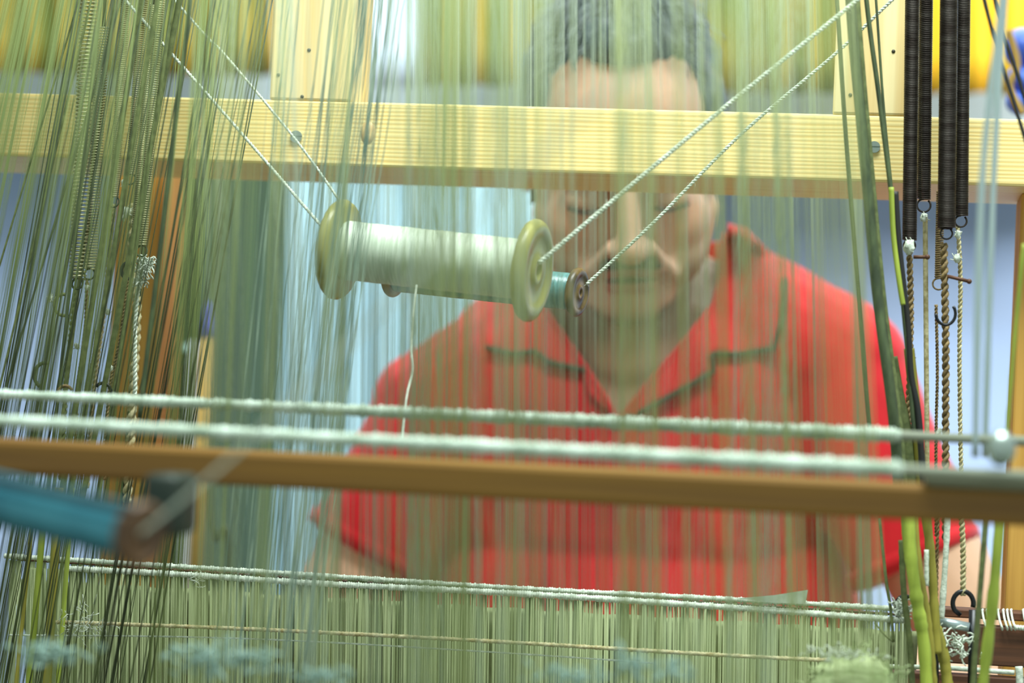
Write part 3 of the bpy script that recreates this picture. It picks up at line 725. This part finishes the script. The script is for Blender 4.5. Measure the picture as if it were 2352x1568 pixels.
cloth('curtain', 430, 1240, 340, 2400, 2.80, CURT, 'pale blue curtain hanging in soft folds left of the weaver', None, 12, .016, 'curtain')
cloth('curtain', 820, 965, -500, 200, 2.66, mat('white_curtain', (176, 190, 204), .8), 'narrow white cloth strip between two yellow cloths', None, 3, .008, 'curtain')
# left clutter behind
cab = thing('cabinet', at(400, 1300, 2.1), 'dark green cabinet standing behind the honey upright', 'cabinet')
def gslab(name, a, b2, c, d_, Y, dep, m_, par):
    return slab(name, a, b2, c, d_, Y, dep, m_, par)
zc0 = 0.0; xa = at(300, 900, 2.1).x; xb = at(452, 900, 2.1).x
s = MB(); s.box((xa, 2.1, 0), (xb, 2.4, at(400, 300, 2.1).z)); mk('body', s, GREENC, cab, smooth=False, bevel=.003)
s = MB(); s.box((xa + .008, 2.094, .1), (xb - .006, 2.0999, at(400, 560, 2.1).z)); mk('door', s, GREENC, cab, smooth=False, bevel=.002)
slab('shelf_rail', 376, 430, 790, 806, 2.085, .009, CYAN, cab)
xa = at(426, 900, 2.0).x; xb = at(456, 900, 2.0).x
s = MB(); s.box((xa, 2.0, 0), (xb, 2.02, at(440, 782, 2.0).z)); tag(mk('board', s, WHITE, smooth=False, bevel=.002), 'narrow white board leaning before the dark cabinet', 'board')
bt = thing('brush', at(468, 905, 1.98), 'brush with tan body and violet blue pointed tip', 'brush')
s = MB(); P = at(468, 905, 1.98); Tp = at(468, 776, 1.98)
s.lathe(Vector((P.x, P.y, 0.9)), Vector((P.x, P.y, 2)), [(0, .0055), (Tp.z - .9, .0055)], 14); mk('handle', s, TANW, bt)
zt_ = at(468, 690, 1.98).z
s = MB(); s.lathe(Vector((P.x, P.y, Tp.z)), Vector((P.x, P.y, 2)), [(0, .0056), ((zt_ - Tp.z) * .4, .005), ((zt_ - Tp.z) * .8, .003), (zt_ - Tp.z, .0006)], 14); mk('tip', s, VIOLET, bt)
s = MB(); s.box(Vector((P.x - .02, P.y - .02, 0)), Vector((P.x + .02, P.y + .02, .9))); mk('stand', s, TANW, bt)
s = MB(); c = at(380, 735, 2.06); s.box((c.x - .03, 2.04, c.z - .0372), (c.x + .03, 2.0938, c.z - .0342)); mk('ledge', s, GREENC, cab, smooth=False)
s = MB(); c = at(380, 735, 2.06); s.cap(c + Vector((0, 0, -.03)), c + Vector((0, 0, .02)), .006, .004); tag(mk('bottle', s, LEAF), 'small bright green bottle beside the honey upright', 'bottle')
s = MB(); s.tube(path([(476, 1110, 1.9), (482, 1180, 1.9), (498, 1240, 1.9), (528, 1310, 1.9), (545, 2400, 1.9), (550, 4290, 1.9)], 8), .0022, 6); tag(mk('cable', s, DKOLIVE), 'dark cable curving down before the pale curtain', 'cable')
# blue bundle at upper right
s = MB()
for (px, py, w_, h_, rt) in ((2346, 110, 34, 44, .3), (2356, 190, 40, 34, .5), (2340, 236, 26, 26, .4)):
    c = at(px, py, 1.9); k = mpp(1.9); M_ = Matrix.Rotation(rt, 3, 'Y')
    s.ball(c, (w_ * k * 1.2, .02, h_ * k), 18, 12, rot=M_)
tag(mk('cloth_bundle', s, BLUE), 'royal blue folded bundle at the upper right edge', 'cloth')
s = MB(); s.tube(path([(2316, 70, 1.86), (2336, 150, 1.86), (2318, 200, 1.86), (2350, 262, 1.86)], 8), .003, 8); tag(mk('strap', s, TANW), 'tan strap around the royal blue bundle', 'strap')

# ---------------------------------------------------------------- the weaver
person = thing('person', (at(1450, 1000, 1.95).x, 1.95, 0.0), 'seated person with short dark hair and moustache in a red collared shirt, looking down', 'person')
HC = at(1432, 336, 1.82)
HR = Matrix.Rotation(math.radians(-4.5), 3, 'Y') @ Matrix.Rotation(math.radians(8), 3, 'Z') @ Matrix.Rotation(math.radians(27), 3, 'X')
HS = 1.0
def H(x, y, z): return HC + HR @ (Vector((x, y, z)) * 0.001 * HS)
def remesh(mb, voxel, smooth=4, name='tmp'):
    me = bpy.data.meshes.new(name); me.from_pydata([tuple(v) for v in mb.v], [], mb.f)
    bm = bmesh.new(); bm.from_mesh(me); bmesh.ops.recalc_face_normals(bm, faces=bm.faces); bm.to_mesh(me); bm.free()
    o = bpy.data.objects.new(name, me); COL.objects.link(o)
    md = o.modifiers.new('r', 'REMESH'); md.mode = 'VOXEL'; md.voxel_size = voxel
    if smooth:
        sm = o.modifiers.new('s', 'SMOOTH'); sm.iterations = smooth; sm.factor = 0.5
    dg = bpy.context.evaluated_depsgraph_get(); ev = o.evaluated_get(dg)
    m2 = ev.to_mesh(); vs = [v.co.copy() for v in m2.vertices]; fs = [tuple(p.vertices) for p in m2.polygons]
    ev.to_mesh_clear(); bpy.data.objects.remove(o); bpy.data.meshes.remove(me)
    r = MB(); r.v = vs; r.f = fs; return r

def hball(b, c, r): b.ball(H(*c), tuple(x * .001 for x in r), 24, 16, rot=HR)
def hcap(b, a, c, ra, rb): b.cap(H(*a), H(*c), ra * .001, rb * .001, 16)
B = MB()
hball(B, (0, 12, 28), (71, 92, 86)); hball(B, (0, -22, -42), (58, 58, 62)); hball(B, (0, -32, 38), (60, 54, 50))
hball(B, (0, -62, -102), (25, 22, 18)); hcap(B, (0, -66, -92), (0, -60, -100), 22, 20)
for sx in (-1, 1):
    hcap(B, (sx * 52, 2, -55), (sx * 20, -56, -96), 19, 15)
    hball(B, (sx * 38, -50, -38), (24, 26, 26)); hball(B, (sx * 34, -52, -66), (24, 20, 28))
    hball(B, (sx * 31, -71, -13), (16, 12, 10)); hcap(B, (sx * 10, -82, 3), (sx * 48, -66, 6), 8, 7)
    hball(B, (sx * 50, -18, -12), (20, 34, 38)); hball(B, (sx * 12, -99, -43), (8, 9, 7)); hball(B, (sx * 30, -66, -27), (15, 9, 6)); hcap(B, (sx * 56, -30, -40), (sx * 48, -40, -72), 15, 13)
    hball(B, (sx * 75, 8, -8), (7, 17, 30)); hcap(B, (sx * 15, -90, -46), (sx * 34, -76, -74), 5, 5)
hcap(B, (0, -82, -2), (0, -106, -38), 8, 10); hball(B, (0, -110, -41), (12, 11, 10))
hcap(B, (-18, -84, -66), (18, -84, -66), 5, 5)
hcap(B, (-14, -83, -79), (14, -83, -79), 6, 6)
SHL = at(1022, 965, 1.90); SHR = at(1910, 855, 1.90)
NK = at(1450, 700, 1.90)
ELL = at(690, 1560, 1.86); ELR = at(2285, 1560, 1.86)
B.cap(H(0, 25, -40), NK, .054, .062); B.cap(H(0, -10, -85), at(1450, 800, 1.875), .045, .055)
B.cap(NK, SHL, .058, .05); B.cap(NK, SHR, .058, .05)
CH = at(1450, 1010, 1.925)
B.ball(CH, (.155, .098, .15), 28, 18); B.ball(CH + Vector((0, -.035, .03)), (.115, .060, .09), 28, 18)
BE = CH + Vector((0, .015, -.17)); B.ball(BE, (.14, .105, .16), 28, 18)
PV = CH + Vector((0, .04, -.36)); B.ball(PV, (.155, .11, .12), 28, 18); B.ball((BE + PV) / 2, (.14, .1, .14), 24, 16)
HLP = Vector((CH.x - .10, 1.62, CH.z - .19)); HRP = Vector((CH.x + .10, 1.62, CH.z - .19))
hands = []
for (S_, E_, W_, sg) in ((SHL, ELL, HLP, -1), (SHR, ELR, HRP, 1)):
    B.cap(S_, E_, .047, .038); B.cap(E_, W_, .038, .025)
    fd = (W_ - E_).normalized(); sd = fd.cross(Vector((0, 0, 1))).normalized(); upv = sd.cross(fd)
    pc = W_ + fd * .045
    B.ball(pc, (.04, .04, .016), 16, 10); B.cap(W_, pc, .024, .022)
    for k in range(4):
        a = pc + fd * .03 + sd * (.027 - .018 * k); ln = (.038, .043, .04, .032)[k]
        p1 = a + fd * ln * .9 - Vector((0, 0, .008)); p2 = p1 + fd * ln * .4 - Vector((0, 0, .018))
        B.cap(pc + sd * (.02 - .013 * k), a, .010, .0092, 10); B.cap(a, p1, .0092, .0085, 10); B.cap(p1, p2, .0085, .0075, 10)
    a = pc - sd * sg * .03 * -1 - fd * .02; a = pc - fd * .015 + sd * (-sg) * -.03
    B.cap(pc - fd * .02, a + fd * .02 + sd * sg * .016, .012, .010, 10); B.cap(a + fd * .02 + sd * sg * .016, a + fd * .055 + sd * sg * .014, .010, .0085, 10)
for sg in (-1, 1):
    kn = Vector((PV.x + sg * .13, 1.62, PV.z - .01)); B.cap(PV + Vector((sg * .08, 0, -.03)), kn, .075, .055)
    an = Vector((kn.x, 1.72, .09)); B.cap(kn, an, .052, .036); B.cap(an, an + Vector((0, -.13, -.045)), .036, .028)
body = remesh(B, .0030, 3, 'body')
bo = mk('body', body, SKIN, person)
me = bo.data; ca = me.color_attributes.new('tint', 'FLOAT_COLOR', 'POINT')
skin = Vector(lin((214, 174, 144))[:3]); stub = Vector(lin((128, 112, 92))[:3]); lipc = Vector(lin((190, 120, 106))[:3]); cheek = Vector(lin((222, 158, 126))[:3])
org = Vector(person['_o']); HRi = HR.inverted()
dat = []
def sst(a, b_, x):
    t = max(0, min(1, (x - a) / (b_ - a))); return t * t * (3 - 2 * t)
for v in me.vertices:
    q = HRi @ ((v.co + org) - HC) * 1000 / HS
    c = skin
    if q.length < 180:
        front = sst(-20, -50, q.y)
        st = max(sst(-96, -112, q.z), sst(-50, -80, q.z) * sst(30, 48, abs(q.x))) * sst(150, 125, -q.z) * sst(40, 0, q.y)
        st = max(st, sst(26, 14, abs(q.x)) * sst(-50, -55, q.z) * sst(-70, -64, q.z) * front)
        st *= (1 - .8 * sst(20, 12, abs(q.x)) * sst(-82, -90, q.z) * sst(-80, -66, q.y)* 0.6)
        c = skin.lerp(stub, min(.85, st * .85))
        lp = sst(21, 16, abs(q.x)) * sst(-62, -65, q.z) * sst(-86, -83, q.z) * sst(-80, -84, q.y)
        c = c.lerp(lipc, lp)
        c = c.lerp(cheek, .6 * sst(22, 8, (Vector((abs(q.x), q.z)) - Vector((42, -30))).length) * front)
        c = c.lerp(cheek * .8, .35 * sst(16, 6, (Vector((q.x, q.z)) - Vector((0, -42))).length) * front)
    dat += [c.x, c.y, c.z, 1]
ca.data.foreach_set('color', dat)
# hair
B = MB(); hball(B, (0, 24, 36), (78, 90, 90)); hball(B, (0, 48, -6), (72, 68, 72))
for sx in (-1, 1): hball(B, (sx * 60, -4, 26), (17, 44, 46)); hcap(B, (sx * 71, -18, 10), (sx * 69, -18, -34), 7, 4)
hball(B, (0, -30, 96), (34, 36, 20))
hm = remesh(B, .004, 3)
for i, v in enumerate(hm.v):
    q = HRi @ (v - HC)
    nn = noise.noise(Vector((q.x * 160, q.y * 30, q.z * 50))) * .004 + noise.noise(Vector((q.x * 400, q.y * 60, q.z * 90))) * .002
    hm.v[i] = v + (v - HC).normalized() * nn
hair = mk('hair', hm, HAIRM, person, label='short dark hair greying over the forehead')
s = MB()
for i in range(320):
    x = random.uniform(-52, 52); y = random.uniform(-40, 30); z = 36 + 90 * math.sqrt(max(.02, 1 - (x / 78) ** 2 - ((y - 24) / 90) ** 2))
    d = Vector((x * .25 + random.gauss(0, 6), -30 + random.gauss(0, 5), 4 + random.gauss(0, 4)))
    s.tube([H(x, y, z), H(x + d.x * .5, y + d.y * .5, z + 4), H(x + d.x, y + d.y, z - 6 + d.z)], .0006, 3)
mk('strands', s, mat('grey_hair', (126, 138, 142), .5), hair, kind='stuff')
s = MB()
for sx in (-1, 1): hcap(s, (sx * 13, -89, 3), (sx * 30, -84, 9), 4, 4.5); hcap(s, (sx * 30, -84, 9), (sx * 50, -70, 4), 4.5, 3)
mk('eyebrows', s, BROWM, person)
s = MB()
for sx in (-1, 1): hcap(s, (sx * 2, -95, -56), (sx * 16, -90, -59), 4, 4); hcap(s, (sx * 16, -90, -59), (sx * 29, -78, -67), 4, 2)
mk('moustache', s, mat('moustache_hair', (74, 66, 50), .8), person)
s = MB(); s.tube([H(x, -88.5 + abs(x) * .12, -72.5 - abs(x) * .06) for x in (-19, -12, -6, 0, 6, 12, 19)], [.0004, .0016, .0022, .0024, .0022, .0016, .0004], 8)
mk('mouth', s, mat('mouth_line', (84, 50, 46), .7), person)
for sx in (-1, 1):
    s = MB(); s.tube([H(sx * (18 + i * 4.4), -82 - 3 * math.sin(i / 6 * math.pi) + i * .9, -18 - 2.5 * math.sin(i / 6 * math.pi)) for i in range(7)], .0014, 6)
    mk('eyelashes', s, BROWM, person)

# shirt
S = MB()
S.cap(at(1460, 640, 1.925), at(1450, 780, 1.92), .070, .085)
S.cap(at(1460, 700, 1.925), SHL + Vector((0, .0, .004)), .072, .058); S.cap(at(1500, 680, 1.925), SHR + Vector((0, 0, .004)), .072, .058)
S.ball(CH, (.172, .112, .165), 32, 20); S.ball(CH + Vector((0, -.045, .03)), (.135, .068, .10), 28, 18)
S.ball(BE + Vector((.035, .01, 0)), (.155, .115, .19), 32, 20); S.ball(BE, (.170, .122, .185), 32, 20); S.ball((BE + PV) / 2, (.168, .118, .15), 28, 18); S.ball(PV + Vector((0, 0, .03)), (.166, .118, .10), 28, 18)
SLL = at(838, 1272, 1.88); SLR = at(2106, 1298, 1.88)
for (a, e) in ((SHL, SLL), (SHR, SLR)):
    L_ = (e - a).length; S.lathe(a, e, [(-.05, .01), (-.03, .045), (0, .056), (L_ * .4, .055), (L_ * .97, .052), (L_, .050), (L_, .01)], 28)
sh_ = remesh(S, .0036, 5)
for i, v in enumerate(sh_.v):
    q = Vector((v.x * 9 + v.z * 5, v.y * 6, v.z * 5 - v.x * 4))
    sh_.v[i] = v + (v - Vector((CH.x, CH.y + .02, v.z))).normalized() * (noise.noise(q * 1.6) * .008 + noise.noise(q * 4) * .003)
def proj(p):
    d = p - CAM; z = d.dot(F); return 1176 + FPX * d.dot(R) / z, 784 - FPX * d.dot(U) / z
def inside(x, y, poly):
    c = False; n = len(poly)
    for i in range(n):
        x1, y1 = poly[i]; x2, y2 = poly[(i + 1) % n]
        if (y1 > y) != (y2 > y) and x < (x2 - x1) * (y - y1) / (y2 - y1) + x1: c = not c
    return c
NECK = [(1225, 440), (1236, 700), (1285, 760), (1345, 845), (1390, 915), (1414, 962), (1432, 955), (1495, 880), (1565, 800), (1640, 700), (1668, 560), (1672, 440)]
full = MB(); full.v = list(sh_.v); full.f = list(sh_.f)
bvh = BVHTree.FromPolygons([tuple(v) for v in sh_.v], sh_.f)
keep = []
for f in sh_.f:
    c = sum((sh_.v[i] for i in f), Vector()) / len(f)
    if c.y < 1.93 and inside(*proj(c), NECK): continue
    if c.z > at(1450, 545, 1.93).z and abs(c.x - at(1460, 600, 1.93).x) < .07: continue
    keep.append(f)
sh_.f = keep
shirt = mk('shirt', sh_, RED, person, label='bright red short sleeved cotton shirt')
md = shirt.modifiers.new('solid', 'SOLIDIFY'); md.thickness = .0015; md.offset = 1
# collar leaves: cloth pieces lying on the shirt
def patch(poly, off, name, material, parent, step=14, label=None):
    P2 = []; n = len(poly)
    for i in range(n):
        a = Vector(poly[i]); b_ = Vector(poly[(i + 1) % n]); k = max(1, int((b_ - a).length / step))
        P2 += [a.lerp(b_, j / k) for j in range(k)]
    nb = len(P2); edges = [(i, (i + 1) % nb) for i in range(nb)]
    xs = [p[0] for p in poly]; ys = [p[1] for p in poly]
    x = min(xs)
    while x < max(xs):
        y = min(ys)
        while y < max(ys):
            if inside(x, y, poly) and min((Vector((x, y)) - p).length for p in P2) > step * .5: P2.append(Vector((x, y)))
            y += step
        x += step
    v2, e2, f2, *_ = delaunay_2d_cdt(P2, edges, [list(range(nb))], 1, .5)
    vs = []; last = 1.86
    for p in v2:
        d = (at(p.x, p.y, 1.9) - CAM).normalized(); hit = bvh.ray_cast(CAM, d)
        if hit[0] is not None and hit[0].y < 1.97: q = hit[0] - d * off; last = q.y
        else: q = at(p.x, p.y, last)
        vs.append(q)
    n = len(vs); s = MB()
    back = [v + (v - CAM).normalized() * .0022 for v in vs]
    from collections import Counter
    ec = Counter()
    for f in f2:
        for i in range(len(f)): ec[(f[i], f[(i + 1) % len(f)])] += 1
    side = [(a, b_) for (a, b_) in ec if (b_, a) not in ec]
    s.add(vs + back, [tuple(f) for f in f2] + [tuple(i + n for i in reversed(f)) for f in f2] + [(b_, a, a + n, b_ + n) for a, b_ in side])
    return mk(name, s, material, parent, label=label)
def edge_tube(poly, off, r, name, parent, label=None):
    P = []
    for a, b_ in zip(poly, poly[1:]):
        a = Vector(a); b_ = Vector(b_); k = max(1, int((b_ - a).length / 12))
        P += [a.lerp(b_, j / k) for j in range(k)]
    P.append(Vector(poly[-1])); out = []; last = 1.86
    for p in P:
        d = (at(p.x, p.y, 1.9) - CAM).normalized(); hit = bvh.ray_cast(CAM, d)
        if hit[0] is not None and hit[0].y < 1.97: q = hit[0] - d * off; last = q.y
        else: q = at(p.x, p.y, last)
        out.append(q)
    s = MB(); s.tube(out, r, 6); return mk(name, s, PIPING, parent, label=label)
CR = [(1664, 540), (1656, 640), (1640, 700), (1560, 800), (1490, 880), (1428, 955), (1462, 952), (1560, 898), (1640, 852), (1636, 812), (1700, 812), (1776, 800), (1796, 740), (1802, 640), (1770, 580), (1712, 522), (1670, 512)]
CL = [(1236, 690), (1285, 760), (1345, 845), (1390, 915), (1412, 958), (1352, 905), (1338, 852), (1230, 824), (1180, 812), (1116, 798), (1105, 740), (1130, 670), (1190, 620)]
patch(CR, .007, 'collar', RED, shirt); patch(CL, .007, 'collar', RED, shirt)
edge_tube([(1465, 950), (1560, 898), (1640, 852), (1634, 812)], .009, .0022, 'piping', shirt, 'dark olive edge of the collar')
edge_tube([(1634, 812), (1700, 812), (1776, 800), (1797, 740), (1803, 640)], .009, .0021, 'piping', shirt, 'dark olive edge of the collar')
edge_tube([(1116, 798), (1180, 812), (1228, 806), (1260, 832), (1345, 850)], .009, .0022, 'piping', shirt, 'dark olive edge of the collar')
edge = [(1236, 690), (1285, 760), (1345, 845), (1390, 915), (1414, 960), (1428, 957), (1490, 880), (1560, 800), (1640, 700), (1657, 640), (1665, 540)]
PIP = PIPING; PIPING = RED; edge_tube(edge, .006, .0026, 'neck_edge', shirt); PIPING = PIP
for (c, ax) in ((SLL, (SLL - SHL).normalized()), (SLR, (SLR - SHR).normalized())):
    s = MB(); s.lathe(c - ax * .012, c + ax, [(0, .0535), (.001, .0545), (.012, .0535), (.012, .0505), (0, .0505)], 40); mk('sleeve_hem', s, RED, shirt)
# trousers and shoes (below the picture)
T = MB()
for sg in (-1, 1):
    kn = Vector((PV.x + sg * .13, 1.62, PV.z - .01)); T.cap(PV + Vector((sg * .08, 0, -.03)), kn, .086, .066)
    an = Vector((kn.x, 1.72, .12)); T.cap(kn, an, .062, .050)
T.ball(PV + Vector((0, 0, -.02)), (.172, .124, .11), 28, 18)
mk('trousers', remesh(T, .006, 3), TROUS, person)
for sg in (-1, 1):
    s = MB(); a = Vector((PV.x + sg * .13, 1.74, .045)); s.cap(a, a + Vector((0, -.16, -.005)), .044, .038)
    for v in s.v: v.z = max(v.z, 0.001)
    mk('shoe', s, BLACK, person)
bn = thing('bench', (PV.x, PV.y + .02, 0), 'plain wooden bench under the seated weaver', 'bench')
zs = PV.z - .125
s = MB(); s.box((PV.x - .35, PV.y - .10, zs - .035), (PV.x + .35, PV.y + .20, zs)); mk('seat', s, OAK, bn, smooth=False, bevel=.003)
for dx in (-.31, .27):
    for dy in (-.08, .14):
        s = MB(); s.box((PV.x + dx, PV.y + dy, 0), (PV.x + dx + .04, PV.y + dy + .04, zs - .0352)); mk('leg', s, OAK, bn, smooth=False)

for o in list(bpy.data.objects):
    if '_o' in o: del o['_o']
